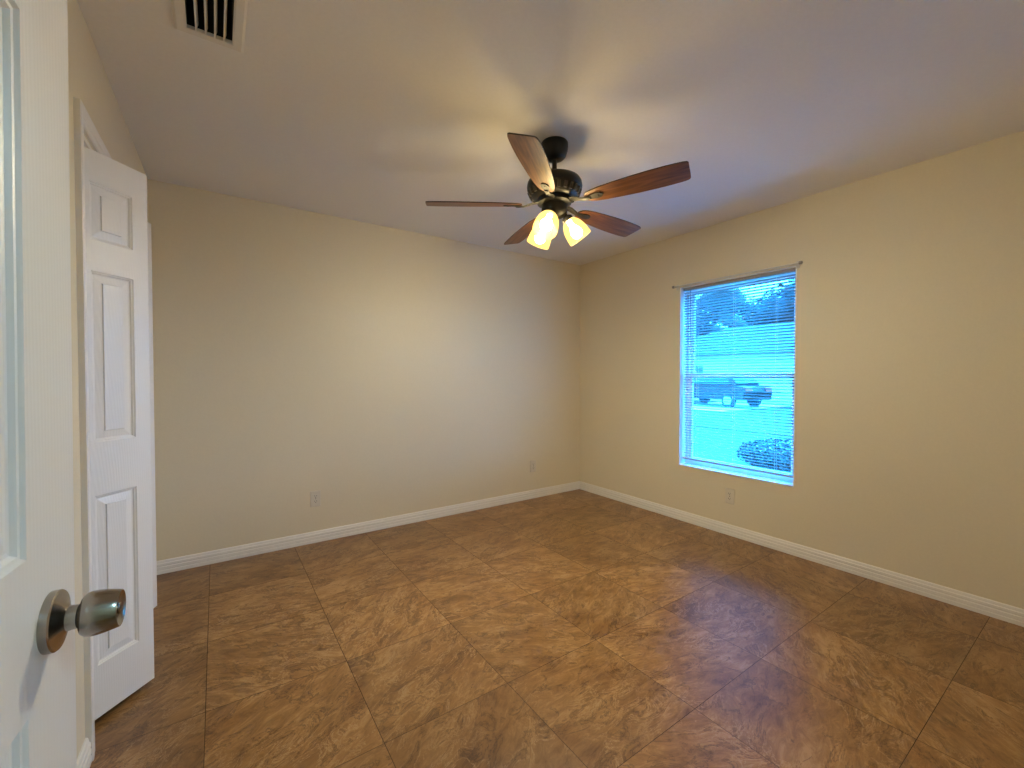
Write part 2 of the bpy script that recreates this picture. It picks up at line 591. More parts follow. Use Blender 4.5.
# closet behind the bifold doors and hall behind the camera
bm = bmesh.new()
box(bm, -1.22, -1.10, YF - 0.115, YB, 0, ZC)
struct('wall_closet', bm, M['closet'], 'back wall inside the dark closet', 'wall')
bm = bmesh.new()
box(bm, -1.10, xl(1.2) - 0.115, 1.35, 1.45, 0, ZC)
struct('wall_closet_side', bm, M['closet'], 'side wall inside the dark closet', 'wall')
bm = bmesh.new()
slab(bm, -1.22, XR, -0.10, ZC + 0.12, -1.57, -1.45, [], lambda a, b, c: (a, c, b))
struct('wall_hall', bm, M['wall'], 'cream hall wall behind the camera', 'wall')
bm = bmesh.new()
box(bm, -1.22, -1.10, -1.45, YF - 0.115, -0.10, ZC + 0.12)
struct('wall_hall_end', bm, M['wall'], 'cream end wall of the hall behind the camera', 'wall')

# ------------------------------------------------------------------ baseboards
BB = [(0, 0), (.0145, 0), (.0145, .020), (.0115, .0225), (.0115, .025), (.0140, .0275), (.0140, .043), (.0110, .046),
      (.0110, .049), (.0130, .052), (.0125, .064), (.0090, .067), (.0090, .070), (.0075, .078), (.0045, .083), (0, .083)]


def baseboard(name, runs, label):
    bm = bmesh.new()
    for (a, b, f) in runs:
        prism(bm, BB, a, b, lambda o, z, t, f=f: f(t, o, z))
    struct(name, bm, M['trim'], label, 'baseboard')


baseboard('baseboard_back', [(xl(YB), XR, lambda t, o, z: (t, YB - o, z))], 'white ridged baseboard along the back wall')
baseboard('baseboard_right', [(YF, YB - .0145, lambda t, o, z: (XR - o, t, z))], 'white ridged baseboard under the window wall')
CW = 0.057
baseboard('baseboard_left', [(YF + .0145, OPEN[0] - CW - .004, lambda t, o, z: LW(t, o, z)),
                             (OPEN[1] + CW + .004, YB - .0145, lambda t, o, z: LW(t, o, z))],
          'short white baseboard between the entry door and the closet')
baseboard('baseboard_front', [(xl(0), DOORWAY[0] - CW - .004, lambda t, o, z: (t, YF + o, z)),
                              (DOORWAY[1] + CW + .004, XR - .0145, lambda t, o, z: (t, YF + o, z))],
          'white baseboard along the wall behind the camera')

# ------------------------------------------------------------------ closet casing and jamb, entry casing
CP = [(0, 0), (0, .009), (.004, .0125), (.016, .0140), (.020, .0120), (.026, .0155), (.046, .0180), (.054, .0180), (.057, .0155), (.057, 0)]


def casing(name, a0, a1, ztop, f, fj, depth, label):
    """stepped casing on three sides (mitred) plus a flat jamb lining"""
    bm = bmesh.new()

    def run(p, q):   # p,q map (inset, out) to points at the two ends
        A = [bm.verts.new(f(*p(i), o)) for i, o in CP]
        B = [bm.verts.new(f(*q(i), o)) for i, o in CP]
        n = len(A)
        for k in range(n):
            bm.faces.new([A[k], A[(k + 1) % n], B[(k + 1) % n], B[k]])
        bm.faces.new(A[::-1])
        bm.faces.new(B)
    r = .005
    run(lambda i: (a0 - r - i, 0.0), lambda i: (a0 - r - i, ztop + r + i))
    run(lambda i: (a0 - r - i, ztop + r + i), lambda i: (a1 + r + i, ztop + r + i))
    run(lambda i: (a1 + r + i, ztop + r + i), lambda i: (a1 + r + i, 0.0))
    t = .016
    box(bm, a0, a0 + t, 0, ztop, -depth, 0.0, fj)
    box(bm, a1 - t, a1, 0, ztop, -depth, 0.0, fj)
    box(bm, a0 + t, a1 - t, ztop - t, ztop, -depth, 0.0, fj)
    return struct(name, bm, M['trim'], label, 'trim')


casing('trim_1', OPEN[0], OPEN[1], OPEN[3], lambda u, z, o: LW(u, o, z), lambda u, z, o: LW(u, o, z), .115,
       'white stepped casing and jamb around the closet opening')
casing('trim_2', DOORWAY[0], DOORWAY[1], DOORWAY[3], lambda u, z, o: (u, YF + o, z), lambda u, z, o: (u, YF + o, z), .115,
       'white casing around the entry doorway behind the camera')

# bifold track in the closet head
bm = bmesh.new()
box(bm, OPEN[0] + .018, OPEN[1] - .018, -.062, -.034, OPEN[3] - .036, OPEN[3] - .0165, lambda u, v, z: LW(u, v, z))
struct('trim_3', bm, M['dark_rail'], 'dark metal bifold track under the closet head', 'track')


# ------------------------------------------------------------------ panelled doors
def panel_slab(bm, W, T, z0, z1, panels, prof):
    """door leaf: x 0..W, front face y=0 facing -y, back face y=T; panels on both faces; prof = (inset, depth) rings"""
    for side in (0, 1):
        def P(x, z, d, side=side):
            return bm.verts.new((x, d if side == 0 else T - d, z))
        xs = sorted({0, W, *[p[0] for p in panels], *[p[1] for p in panels]})
        zs = sorted({z0, z1, *[p[2] for p in panels], *[p[3] for p in panels]})
        grid = {(i, j): P(x, z, 0) for i, x in enumerate(xs) for j, z in enumerate(zs)}
        for i in range(len(xs) - 1):
            for j in range(len(zs) - 1):
                cx, cz = (xs[i] + xs[i + 1]) / 2, (zs[j] + zs[j + 1]) / 2
                if any(p[0] < cx < p[1] and p[2] < cz < p[3] for p in panels):
                    continue
                bm.faces.new([grid[i, j], grid[i + 1, j], grid[i + 1, j + 1], grid[i, j + 1]])
        for (a, b, c, d) in panels:
            prev = None
            for (ins, dep) in prof:
                ring = [P(a + ins, c + ins, dep), P(b - ins, c + ins, dep), P(b - ins, d - ins, dep), P(a + ins, d - ins, dep)]
                if prev:
                    for k in range(4):
                        bm.faces.new([prev[k], prev[(k + 1) % 4], ring[(k + 1) % 4], ring[k]])
                prev = ring
            bm.faces.new(prev)
    e = [[bm.verts.new((x, y, z)) for y in (0, T)] for x, z in ((0, z0), (W, z0), (W, z1), (0, z1))]
    for k in range(4):
        bm.faces.new([e[k][0], e[k][1], e[(k + 1) % 4][1], e[(k + 1) % 4][0]])
    bmesh.ops.remove_doubles(bm, verts=bm.verts, dist=1e-5)


PROF = [(0, 0), (.003, .0035), (.006, .0042), (.009, .0085), (.013, .0095), (.0375, .0050), (.0395, .0015)]
# entry door, opened back towards the closet wall; its face towards the room is seen at the left edge
DA = math.radians(4.6)
DW, DT = 0.76, 0.035
dir_u = Vector((math.sin(DA), math.cos(DA), 0))
rose = Vector((-0.1497, 0.668, 0.971))
hinge = rose + dir_u * (0.062 - DW)
hinge.z = 0
# local x runs from hinge to latch edge; local -y faces the room
st = 0.120
pa, pb, pc, pd = st, DW / 2 - .055, DW / 2 + .055, DW - st
cols = ((pa, pb), (pc, pd))
rows = ((.235, .900), (1.055, 1.592), (1.700, 1.915))
bm = bmesh.new()
panel_slab(bm, DW, DT, .012, 2.036, [(a, b, c, d) for a, b in cols for c, d in rows], PROF)
# the door hangs a degree out of plumb; it turns about the knob
LEAN = math.radians(1.0)
Rd = Matrix.Rotation(PI / 2 - DA, 4, 'Z') @ Matrix.Rotation(LEAN, 4, 'Y')
kp = Vector((DW - 0.062, 0, .971))
door = obj('door_1', bm, M['door'], loc=rose - (Rd @ kp), rot=Rd.to_euler())
tag(door, 'white six-panel entry door standing open at the left edge', 'door', kind='structure')
kx = DW - 0.071


def knob(side, parent, inner):
    """round rose, neck and tulip knob along -y (side=-1) or +y"""
    q = Matrix.Translation(Vector((kx, 0 if side < 0 else DT, .971))) @ Matrix.Rotation(PI / 2 if side < 0 else -PI / 2, 4, 'X')
    bm = bmesh.new()
    lathe(bm, [(.0312, 0), (.0316, .0030), (.0314, .0070), (.0302, .0084), (.0235, .0100), (.0165, .0125), (.0132, .0150), (.0125, .0200), (.0125, .0235)], 48, q)
    r = obj('door_knob', bm, M['nickel'], parent, smooth=True)
    bm = bmesh.new()
    lathe(bm, [(.0115, .0225), (.0115, .0275)], 32, q)
    obj('neck_ring', bm, M['slot'], r, smooth=True)
    bm = bmesh.new()
    lathe(bm, [(.0120, .0262), (.0180, .0264), (.0205, .0272), (.0226, .0300), (.0236, .0340), (.0235, .0390), (.0224, .0470), (.0208, .0540),
               (.0198, .0580), (.0194, .0586), (.0188, .0587), (.0172, .0574), (.0090, .0556), (.0010, .0552)], 48, q)
    obj('knob_grip', bm, M['nickel'], r, smooth=True)
    bm = bmesh.new()
    lathe(bm, [(.0060, .0550), (.0060, .0574), (.0052, .0580)], 24, q)
    c = obj('turn_button', bm, M['nickel'], r, smooth=True)
    bm = bmesh.new()
    box(bm, -.0042, .0042, -.0011, .0011, .0578, .0583, lambda x, y, z: q @ Vector((x, y, z)))
    obj('button_slot', bm, M['slot'], r)
    return r


knob(-1, door, True)
knob(1, door, False)
bm = bmesh.new()
box(bm, DW - .0005, DW + .0012, .006, .029, .943, .999)
obj('latch_plate', bm, M['nickel'], door)
for z in (.25, 1.02, 1.80):
    bm = bmesh.new()
    lathe(bm, [(.006, z - .045), (.006, z + .045)], 16, Matrix.Translation((-.004, DT + .004, 0)))
    obj('hinge', bm, M['nickel'], door, smooth=True)

# closet bifold doors: two pairs of narrow three-panel leaves
LWID, LT = 0.260, 0.032
LZ = (.026, 2.024)
LP = ((.0575, LWID - .0575, .211, .813), (.0575, LWID - .0575, 1.002, 1.604), (.0575, LWID - .0575, 1.714, 1.914))


def leaf(parent, name, p, q, front):
    """leaf whose visible face runs from p to q at floor level"""
    bm = bmesh.new()
    panel_slab(bm, (q - p).length, LT, LZ[0], LZ[1], LP if (q - p).length > .25 else LP, PROF)
    a = math.atan2((q - p).y, (q - p).x)
    o = obj(name, bm, M['door'], parent, loc=(p.x - parent.location.x, p.y - parent.location.y, 0), rot=(0, 0, a))
    return o


def bifold(name, pivot, tip, lead, label, pivot_low):
    t = empty(name, (pivot.x, pivot.y, 0))
    tag(t, label, 'closet door', kind='structure')
    if pivot_low:      # pivot at the near jamb: visible faces look towards the camera
        leaf(t, 'door_leaf', pivot, tip, True)
        u = (lead - tip).normalized()
        n = Vector((-u.y, u.x, 0))
        s = Vector((tip.x, tip.y, 0)) + Vector((-.006, .006, 0))
        # the folded second leaf stands behind the first
        g = leaf(t, 'door_leaf', s + n * 0.0, s + u * LWID, True)
    else:
        s = Vector((lead.x, lead.y, 0))
        leaf(t, 'door_leaf', s, tip, True)
        u = (pivot - tip).normalized()
        g = leaf(t, 'door_leaf', tip + Vector((-.003, .008, 0)), tip + Vector((-.003, .008, 0)) + u * LWID, True)
    return t


P1 = Vector((-.3935, 2.0225, 0))
T1 = P1 + Vector((.682, .731, 0)).normalized() * LWID
L1 = Vector((-.4100, T1.y + .175, 0))
bifold('door_2', P1, T1, L1, 'white three-panel bifold closet door folded out beside the entry door', True)
T2 = Vector((-.268, 2.905, 0))
P2 = Vector((-.385, T2.y + math.sqrt(LWID ** 2 - .117 ** 2), 0))
L2 = Vector((-.385, T2.y - math.sqrt(LWID ** 2 - .117 ** 2), 0))
bifold('door_3', P2, T2, L2, 'second bifold closet door mostly hidden behind the folded leaf', False)

# ------------------------------------------------------------------ window
FX0, FX1 = XR + .088, XR + .145           # frame depth range
wn_ = empty('window_1', (XR + .10, (WIN[0] + WIN[1]) / 2, WIN[2]))
tag(wn_, 'white single-hung window behind the mini blind', 'window', kind='structure')
WO = wn_.location.copy()


def wf(x, y, z):
    return (x - WO.x, y - WO.y, z - WO.z)


def ring_frame(bm, y0, y1, z0, z1, wd, x0, x1):
    slab(bm, y0, y1, z0, z1, x0, x1, [(y0 + wd, y1 - wd, z0 + wd, z1 - wd)], lambda a, b, c: wf(c, a, b))


ZS = WIN[2] + .014                        # top of the sill board
MR = 1.238                                # meeting rail height
bm = bmesh.new()
ring_frame(bm, WIN[0] + .001, WIN[1] - .001, ZS, WIN[3] - .001, .030, FX0, FX1)
obj('window_frame', bm, M['vinyl'], wn_, bevel=.002)
for nm, z0, z1, x0 in (('upper_sash', MR - .020, WIN[3] - .031, FX0 + .030), ('lower_sash', ZS + .030, MR + .022, FX0 + .006)):
    bm = bmesh.new()
    ring_frame(bm, WIN[0] + .031, WIN[1] - .031, z0, z1, .030, x0, x0 + .022)
    s = obj(nm, bm, M['vinyl'], wn_, bevel=.002)
    bm = bmesh.new()
    box(bm, x0 + .010, x0 + .014, WIN[0] + .060, WIN[1] - .060, z0 + .029, z1 - .029, lambda x, y, z: wf(x, y, z))
    obj('pane', bm, M['glass'], s)
bm = bmesh.new()
box(bm, FX0 - .012, FX0 + .006, 1.74, 1.80, MR + .006, MR + .020, wf)
obj('sash_lock', bm, M['vinyl'], wn_, bevel=.003)
bm = bmesh.new()
for y0, y1, z0, z1 in ((WIN[0] + .0004, WIN[0] + .006, ZS, WIN[3] - .0065), (WIN[1] - .006, WIN[1] - .0004, ZS, WIN[3] - .0065), (WIN[0] + .0004, WIN[1] - .0004, WIN[3] - .006, WIN[3] - .0004)):
    box(bm, XR - .002, FX0 - .0005, y0, y1, z0, z1, wf)
obj('window_jamb', bm, M['vinyl'], wn_)
bm = bmesh.new()
box(bm, XR - .010, FX1, WIN[0] + .0005, WIN[1] - .0005, WIN[2], ZS, wf)
obj('window_sill', bm, M['sill'], wn_, bevel=.003)

# mini blind
BX = XR + .040
BY0, BY1 = WIN[0] + .010, WIN[1] - .012
bl = empty('window_blind', (BX, (BY0 + BY1) / 2, .53))
tag(bl, 'pale grey mini blind hanging open inside the window opening', 'blind')
BO = bl.location.copy()


def bf(x, y, z):
    return (x - BO.x, y - BO.y, z - BO.z)


bm = bmesh.new()
box(bm, BX - .0135, BX + .0135, BY0, BY1, WIN[3] - .030, WIN[3] - .002, bf)
obj('head_rail', bm, M['rail'], bl, bevel=.002)
bm = bmesh.new()
zt, zb = WIN[3] - .048, .556
npitch = 0.0216
ns = int((zt - zb) / npitch) + 1
tilt = math.radians(-18)
for i in range(ns):
    z = zb + i * npitch
    prev = None
    for k in range(5):
        s = (k - 2) / 2.0
        dx = s * .0125
        dz = .0022 * (1 - s * s)
        x = BX + dx * math.cos(tilt) - dz * math.sin(tilt)
        zz = z + dx * math.sin(tilt) + dz * math.cos(tilt)
        cur = [bm.verts.new(bf(x, BY0 + .002, zz)), bm.verts.new(bf(x, BY1 - .002, zz))]
        if prev:
            bm.faces.new([prev[0], prev[1], cur[1], cur[0]])
        prev = cur
sl = obj('slats', bm, M['slat'], bl, smooth=True, recalc=False)
md = sl.modifiers.new('thickness', 'SOLIDIFY')
md.thickness = .0005
bm = bmesh.new()
box(bm, BX - .0125, BX + .0125, BY0 + .001, BY1 - .001, .524, .539, bf)
obj('bottom_rail', bm, M['rail'], bl, bevel=.003)
for y in (BY0 + .13, (BY0 + BY1) / 2, BY1 - .13):
    bm = bmesh.new()
    for dx in (-.0135, .0135):
        tube(bm, [bf(BX + dx, y, .54), bf(BX + dx, y, WIN[3] - .030)], .0008, 6)
    obj('ladder_cord', bm, M['cord'], bl)
bm = bmesh.new()
tube(bm, [bf(BX - .022, BY1 - .075, WIN[3] - .040), bf(BX - .024, BY1 - .075, 1.42)], .0032, 6)
tube(bm, [bf(BX - .012, BY1 - .075, WIN[3] - .020), bf(BX - .022, BY1 - .075, WIN[3] - .040)], .0018, 6)
obj('tilt_wand', bm, M['wand'], bl)

# curtain rod over the window
RX, RZ = XR - .026, 2.000
cr = empty('curtain_rod', (XR, 1.775, RZ))
tag(cr, 'slim white curtain rod fixed over the top of the window', 'curtain rod')
bm = bmesh.new()
tube(bm, [(RX - XR, -.480, 0), (RX - XR, .480, 0)], .0062, 14)
obj('rod', bm, M['rod'], cr, smooth=True)
for s in (-1, 1):
    bm = bmesh.new()
    lathe(bm, [(.0062, 0), (.0110, .002), (.0120, .010), (.0105, .018), (.0040, .022)], 20,
          Matrix.Translation((RX - XR, s * .478, 0)) @ Matrix.Rotation(-s * PI / 2, 4, 'X'))
    obj('end_cap', bm, M['finial'], cr, smooth=True)
    bm = bmesh.new()
    box(bm, RX - XR, -.0005, s * .463 - .004, s * .463 + .004, -.008, -.004)
    box(bm, -.004, -.0005, s * .463 - .010, s * .463 + .010, -.030, .018)
    box(bm, RX - XR - .004, RX - XR + .004, s * .463 - .004, s * .463 + .004, -.010, -.004)
    obj('bracket', bm, M['rod'], cr)


# ------------------------------------------------------------------ wall outlets
def make_outlet(loc, rz, label):
    """local -y faces the room"""
    t = empty('wall_outlet', loc, rz)
    tag(t, label, 'outlet', group='duplex outlets low on the walls')
    return t


def outlet_parts(t):
    bm = bmesh.new()
    w2, h2 = .0355, .0585
    prev = None
    for ins, d in ((0, 0), (0, .0035), (.0035, .0062)):
        ring = [bm.verts.new((sx * (w2 - ins), -d, sz * (h2 - ins))) for sx, sz in ((-1, -1), (1, -1), (1, 1), (-1, 1))]
        if prev:
            for k in range(4):
                bm.faces.new([prev[k], prev[(k + 1) % 4], ring[(k + 1) % 4], ring[k]])
        else:
            bm.faces.new(ring)
        prev = ring
    bm.faces.new(prev)
    obj('cover_plate', bm, M['plate'], t)
    for s in (-1, 1):
        bm = bmesh.new()
        pts = [(.0172 * math.cos(a), max(-.0125, min(.0125, .0172 * math.sin(a)))) for a in [2 * PI * k / 28 for k in range(28)]]
        prism(bm, pts, -.0062, -.0085, lambda x, z, y, s=s: (x, y, z + s * .0195))
        r = obj('receptacle', bm, M['plate'], t)
        bm = bmesh.new()
        for sx, hh in ((-1, .0045), (1, .0036)):
            box(bm, sx * .0064 - .0013, sx * .0064 + .0013, -.0090, -.0084, s * .0195 + .003 - hh, s * .0195 + .003 + hh)
        pr = [(.0026 * math.cos(2 * PI * k / 12), .0026 * math.sin(2 * PI * k / 12)) for k in range(12)]
        prism(bm, pr, -.0084, -.0090, lambda x, z, y, s=s: (x, y, z + s * .0195 - .0078))
        obj('contact_slots', bm, M['slot'], r)
    bm = bmesh.new()
    lathe(bm, [(.0032, 0), (.0032, .0008), (.002, .0013)], 12, Matrix.Translation((0, -.0062, 0)) @ Matrix.Rotation(PI / 2, 4, 'X'))
    obj('screw', bm, M['nickel'], t)


def copy_tree(o, parent=None):
    c = o.copy()
    COL.objects.link(c)
    if parent is not None:
        c.parent = parent
    for ch in [k for k in list(bpy.data.objects) if k.parent == o]:
        copy_tree(ch, c)
    return c


o1 = make_outlet((.599, YB, .325), 0, 'outlet on the back wall nearer the closet doors')
outlet_parts(o1)
o2 = copy_tree(o1)
o2.location = (2.631, YB, .325)
o2['label'] = 'outlet on the back wall close to the room corner'
o3 = copy_tree(o1)
o3.location = (XR, 1.767, .304)
o3.rotation_euler = (0, 0, -PI / 2)
o3['label'] = 'outlet on the right wall below the window'

# ------------------------------------------------------------------ ceiling register
vt = empty('ceiling_vent', ((VENT[0] + VENT[1]) / 2, (VENT[2] + VENT[3]) / 2, ZC))
tag(vt, 'painted ceiling air register with long dark slots at the top left', 'vent')
VX, VY = vt.location.x, vt.location.y
hx, hy = (VENT[1] - VENT[0]) / 2, (VENT[3] - VENT[2]) / 2
bm = bmesh.new()
rings = []
for ex, z in ((.034, 0.0), (.034, -.003), (.026, -.009), (.004, -.010), (-.002, -.008), (-.002, .02)):
    rings.append([bm.verts.new((sx * (hx + ex), sy * (hy + ex * .95), z)) for sx, sy in ((-1, -1), (1, -1), (1, 1), (-1, 1))])
for a, b in zip(rings, rings[1:]):
    for k in range(4):
        bm.faces.new([a[k], a[(k + 1) % 4], b[(k + 1) % 4], b[k]])
obj('register_frame', bm, M['vent'], vt)
bm = bmesh.new()
nb = 5
for k in range(1, nb):
    x = -hx + 2 * hx * k / nb
    a = .0018
    lean = .006
    v = [(x - a, -.007), (x + a, -.007), (x + a + lean, .016), (x - a + lean, .016)]
    A = [bm.verts.new((px, -hy, pz)) for px, pz in v]
    B = [bm.verts.new((px, hy, pz)) for px, pz in v]
    for q in range(4):
        bm.faces.new([A[q], A[(q + 1) % 4], B[(q + 1) % 4], B[q]])
    bm.faces.new(A)
    bm.faces.new(B[::-1])
obj('louvers', bm, M['vent'], vt)
bm = bmesh.new()
slab(bm, -hx + .0005, hx - .0005, -hy + .0005, hy - .0005, .004, .30, [(-hx + .003, hx - .003, -hy + .003, hy - .003)], lambda a, b, c: (a, b, c))
box(bm, -hx + .0005, hx - .0005, -hy + .0005, hy - .0005, .30, .305)
obj('duct_boot', bm, M['duct'], vt)

# ------------------------------------------------------------------ ceiling fan
FANX, FANY = 1.453, 1.719
fan = empty('ceiling_fan', (FANX, FANY, ZC))
tag(fan, 'dark bronze ceiling fan with five cherry blades and three lit shades', 'ceiling fan')


def fz(z):
    return z - ZC


def lprof(p):
    return [(r, fz(z)) for r, z in p]


bm = bmesh.new()
lathe(bm, lprof([(.066, 2.4395), (.069, 2.435), (.0695, 2.415), (.067, 2.395), (.060, 2.372), (.047, 2.358), (.030, 2.350), (.019, 2.348)]), 48)
obj('canopy', bm, M['bronze'], fan, smooth=True)
bm = bmesh.new()
lathe(bm, lprof([(.0125, 2.355), (.0125, 2.275), (.021, 2.272), (.023, 2.255), (.030, 2.247)]), 32)
obj('downrod', bm, M['bronze'], fan, smooth=True)
bm = bmesh.new()
lathe(bm, lprof([(.028, 2.268), (.080, 2.264), (.112, 2.255), (.131, 2.246), (.140, 2.232), (.143, 2.212), (.141, 2.200), (.136, 2.196),
                 (.133, 2.194), (.120, 2.166), (.104, 2.154), (.085, 2.150)]), 64)
hs = obj('motor_housing', bm, M['bronze'], fan, smooth=True)
bm = bmesh.new()
for k in range(24):                       # raised fins of the cooling vents round the lower bowl
    a = 2 * PI * k / 24
    ca, sa = math.cos(a), math.sin(a)

    def rf(r, t, z, ca=ca, sa=sa):
        return (r * ca - t * sa, r * sa + t * ca, z)
    v = [(.1300, fz(2.1945)), (.1405, fz(2.190)), (.1290, fz(2.163)), (.1180, fz(2.165))]
    A = [bm.verts.new(rf(r, -.0075, z)) for r, z in v]
    B = [bm.verts.new(rf(r, .0075, z)) for r, z in v]
    for q in range(4):
        bm.faces.new([A[q], A[(q + 1) % 4], B[(q + 1) % 4], B[q]])
    bm.faces.new(A)
    bm.faces.new(B[::-1])
obj('vent_fins', bm, M['bronze_fin'], hs)
bm = bmesh.new()
lathe(bm, lprof([(.088, 2.152), (.090, 2.142), (.088, 2.128), (.072, 2.122), (.062, 2.118)]), 48)
obj('flywheel', bm, M['bronze'], fan, smooth=True)
bm = bmesh.new()
lathe(bm, lprof([(.060, 2.124), (.066, 2.118), (.067, 2.090), (.064, 2.078), (.055, 2.066), (.040, 2.058), (.018, 2.052), (.010, 2.050), (.008, 2.040), (.003, 2.037)]), 48)
kit = obj('light_kit', bm, M['bronze_iron'], fan, smooth=True)


def blade_mesh():
    half = [(.168, .000), (.170, .012), (.177, .024), (.190, .034), (.215, .0425), (.26, .0500), (.33, .0570), (.42, .0625), (.50, .0650),
            (.57, .0650), (.615, .0630), (.643, .0600), (.652, .0560), (.657, .0480)]
    up = half
    lo = [(r + (.010 if r > .65 else .004 if r > .63 else 0), -h) for r, h in half[1:]]
    mid = [(.664, -.018), (.661, .020)]
    pts = up + mid[::-1] + lo[::-1]
    bm = bmesh.new()
    T = .0055
    a = [bm.verts.new((r, h, 0)) for r, h in pts]
    b = [bm.verts.new((r, h, T)) for r, h in pts]
    bm.faces.new(a[::-1]).material_index = 0
    bm.faces.new(b).material_index = 1
    n = len(pts)
    for k in range(n):
        bm.faces.new([a[k], a[(k + 1) % n], b[(k + 1) % n], b[k]]).material_index = 1
    return bm


def iron_mesh():
    """teardrop plate under the blade root plus a curved neck to the flywheel"""
    bm = bmesh.new()
    pts = []
    for k in range(40):
        a = 2 * PI * k / 40
        r = .2175 + .0475 * math.cos(a)
        w_ = .0265 * math.sin(a) * (0.70 + 0.30 * math.cos(a))
        pts.append((r, w_))
    prism(bm, pts, -.0050, -.0004)
    pr = [(.080, .0190), (.120, .0165), (.160, .0130), (.185, .0130), (.200, .0130)]
    zz = [.016, .010, -.003, -.0055, -.0045]
    prev = None
    for (r, h), z in zip(pr, zz):
        ring = [bm.verts.new((r, h, z)), bm.verts.new((r, -h, z)), bm.verts.new((r, -h * .6, z - .006)), bm.verts.new((r, h * .6, z - .006))]
        if prev:
            for k in range(4):
                bm.faces.new([prev[k], prev[(k + 1) % 4], ring[(k + 1) % 4], ring[k]])
        else:
            bm.faces.new(ring[::-1])
        prev = ring
    bm.faces.new(prev)
    return bm


ZBL = 2.118
PITCH = math.radians(-13.5)
b0 = obj('blade', blade_mesh(), [M['wood'], M['blade_edge']], fan)
bmi = iron_mesh()
for rr_, tt in ((.202, .0085), (.202, -.0085), (.240, .0)):
    lathe(bmi, [(.004, -.0050), (.0038, -.0066), (.002, -.0072)], 10, Matrix.Translation((rr_, tt, 0)))
i0 = obj('blade_iron', bmi, M['bronze_iron'], b0)
for k in range(5):
    bl_ = b0 if k == 0 else copy_tree(b0, fan)
    bl_.location = (0, 0, fz(ZBL))
    az = math.radians(3.1 + 72 * k)
    # the fan hangs a touch out of level: the side towards the doorway sits higher
    lv = Matrix.Rotation(-.012, 4, Vector((.823, -.568, 0)))
    bl_.rotation_euler = (lv @ Matrix.Rotation(az, 4, 'Z') @ Matrix.Rotation(PITCH, 4, 'X')).to_euler()

# three lamps
TIL = math.radians(36)
for k, azd in enumerate((-149.6, -29.6, 90.4)):
    a = math.radians(azd)
    hd = Vector((math.cos(a), math.sin(a), 0))
    ax = Vector((hd.x * math.sin(TIL), hd.y * math.sin(TIL), -math.cos(TIL)))
    p = hd * .064 + Vector((0, 0, fz(2.056)))
    q = Matrix.Translation(p) @ ax.to_track_quat('Z', 'Y').to_matrix().to_4x4()
    bm = bmesh.new()
    tube(bm, [hd * .040 + Vector((0, 0, fz(2.080))), hd * .054 + Vector((0, 0, fz(2.081))), p - ax * .012, p + ax * .004], [.011, .011, .013, .016], 14)
    lathe(bm, [(.012, -.012), (.020, -.008), (.0285, .000), (.0300, .008), (.0300, .016), (.027, .018)], 32, q)
    obj('lamp_holder', bm, M['bronze_iron'], kit, smooth=True)
    bm = bmesh.new()
    outer = [(.0265, .010), (.0300, .016), (.0385, .026), (.0475, .040), (.0545, .058), (.0590, .078), (.0615, .098), (.0625, .116), (.0628, .128)]
    inner = [(r - .003, z) for r, z in outer[::-1]]
    lathe(bm, outer + inner, 40, q, cap0=False, cap1=False)
    sh = obj('lamp_shade', bm, M['shade'], fan, smooth=True)
    bm = bmesh.new()
    lathe(bm, [(.013, .012), (.014, .046), (.018, .058), (.026, .072), (.0295, .086), (.0290, .098), (.0240, .110), (.014, .118), (.003, .121)], 28, q)
    bu = obj('light_bulb', bm, M['bulb'], sh, smooth=True)

# ------------------------------------------------------------------ added fill lamp, unseen in the hall behind the camera
hl = empty('hall_fill_lamp', (0.75, -0.80, ZC))
tag(hl, 'added round flush fill lamp, unseen in the hall behind the camera', 'ceiling lamp')
bm = bmesh.new()
lathe(bm, [(.150, -.0005), (.152, -.020), (.145, -.028), (.138, -.028)], 40)
obj('fill_lamp_base', bm, M['nickel'], hl, smooth=True)
bm = bmesh.new()
lathe(bm, [(.140, -.026), (.136, -.045), (.115, -.068), (.075, -.084), (.030, -.090), (.004, -.091)], 40)
obj('fill_lamp_glass', bm, M['hall_fill_glow'], hl, smooth=True)

# ------------------------------------------------------------------ outside the window
GZ = -.18
bm = bmesh.new()
box(bm, XR + .205, 90, -60, 90, GZ - .3, GZ)
struct('ground', bm, M['grass'], 'green lawn outside the window', 'lawn')
bm = bmesh.new()
box(bm, 11.0, 16.5, -60, 90, GZ, GZ + .01)
struct('street', bm, M['asphalt'], 'grey street crossing outside the window', 'street')
bm = bmesh.new()
box(bm, 16.5, 23.0, 9.2, 12.6, GZ, GZ + .02)
struct('driveway', bm, M['concrete'], 'pale driveway leading to the house across the street', 'driveway')

hs_ = empty('house', (23.2, 11.5, GZ))
tag(hs_, 'pale stucco house across the street seen through the blind', 'house')
bm = bmesh.new()
slab(bm, -7.5, 7.5, 0, 2.7, 0, .2, [(-2.3, 1.2, 0, 2.2), (2.6, 4.4, .8, 2.1), (-6.2, -4.6, .8, 2.1)], lambda a, b, c: (c, a, b))
box(bm, .2, 9.0, -7.5, -7.3, 0, 2.7)
box(bm, .2, 9.0, 7.3, 7.5, 0, 2.7)
box(bm, 9.0, 9.2, -7.5, 7.5, 0, 2.7)
obj('wall', bm, M['stucco'], hs_)
bm = bmesh.new()
A = [bm.verts.new(p) for p in ((-.6, -8.1, 2.6), (9.8, -8.1, 2.6), (9.8, 8.1, 2.6), (-.6, 8.1, 2.6))]
B = [bm.verts.new(p) for p in ((4.6, -3.6, 4.6), (4.6, 3.6, 4.6))]
bm.faces.new([A[0], A[3], A[2], A[1]])
bm.faces.new([A[0], A[1], B[0]])
bm.faces.new([A[2], A[3], B[1]])
bm.faces.new([A[1], A[2], B[1], B[0]])
bm.faces.new([A[3], A[0], B[0], B[1]])
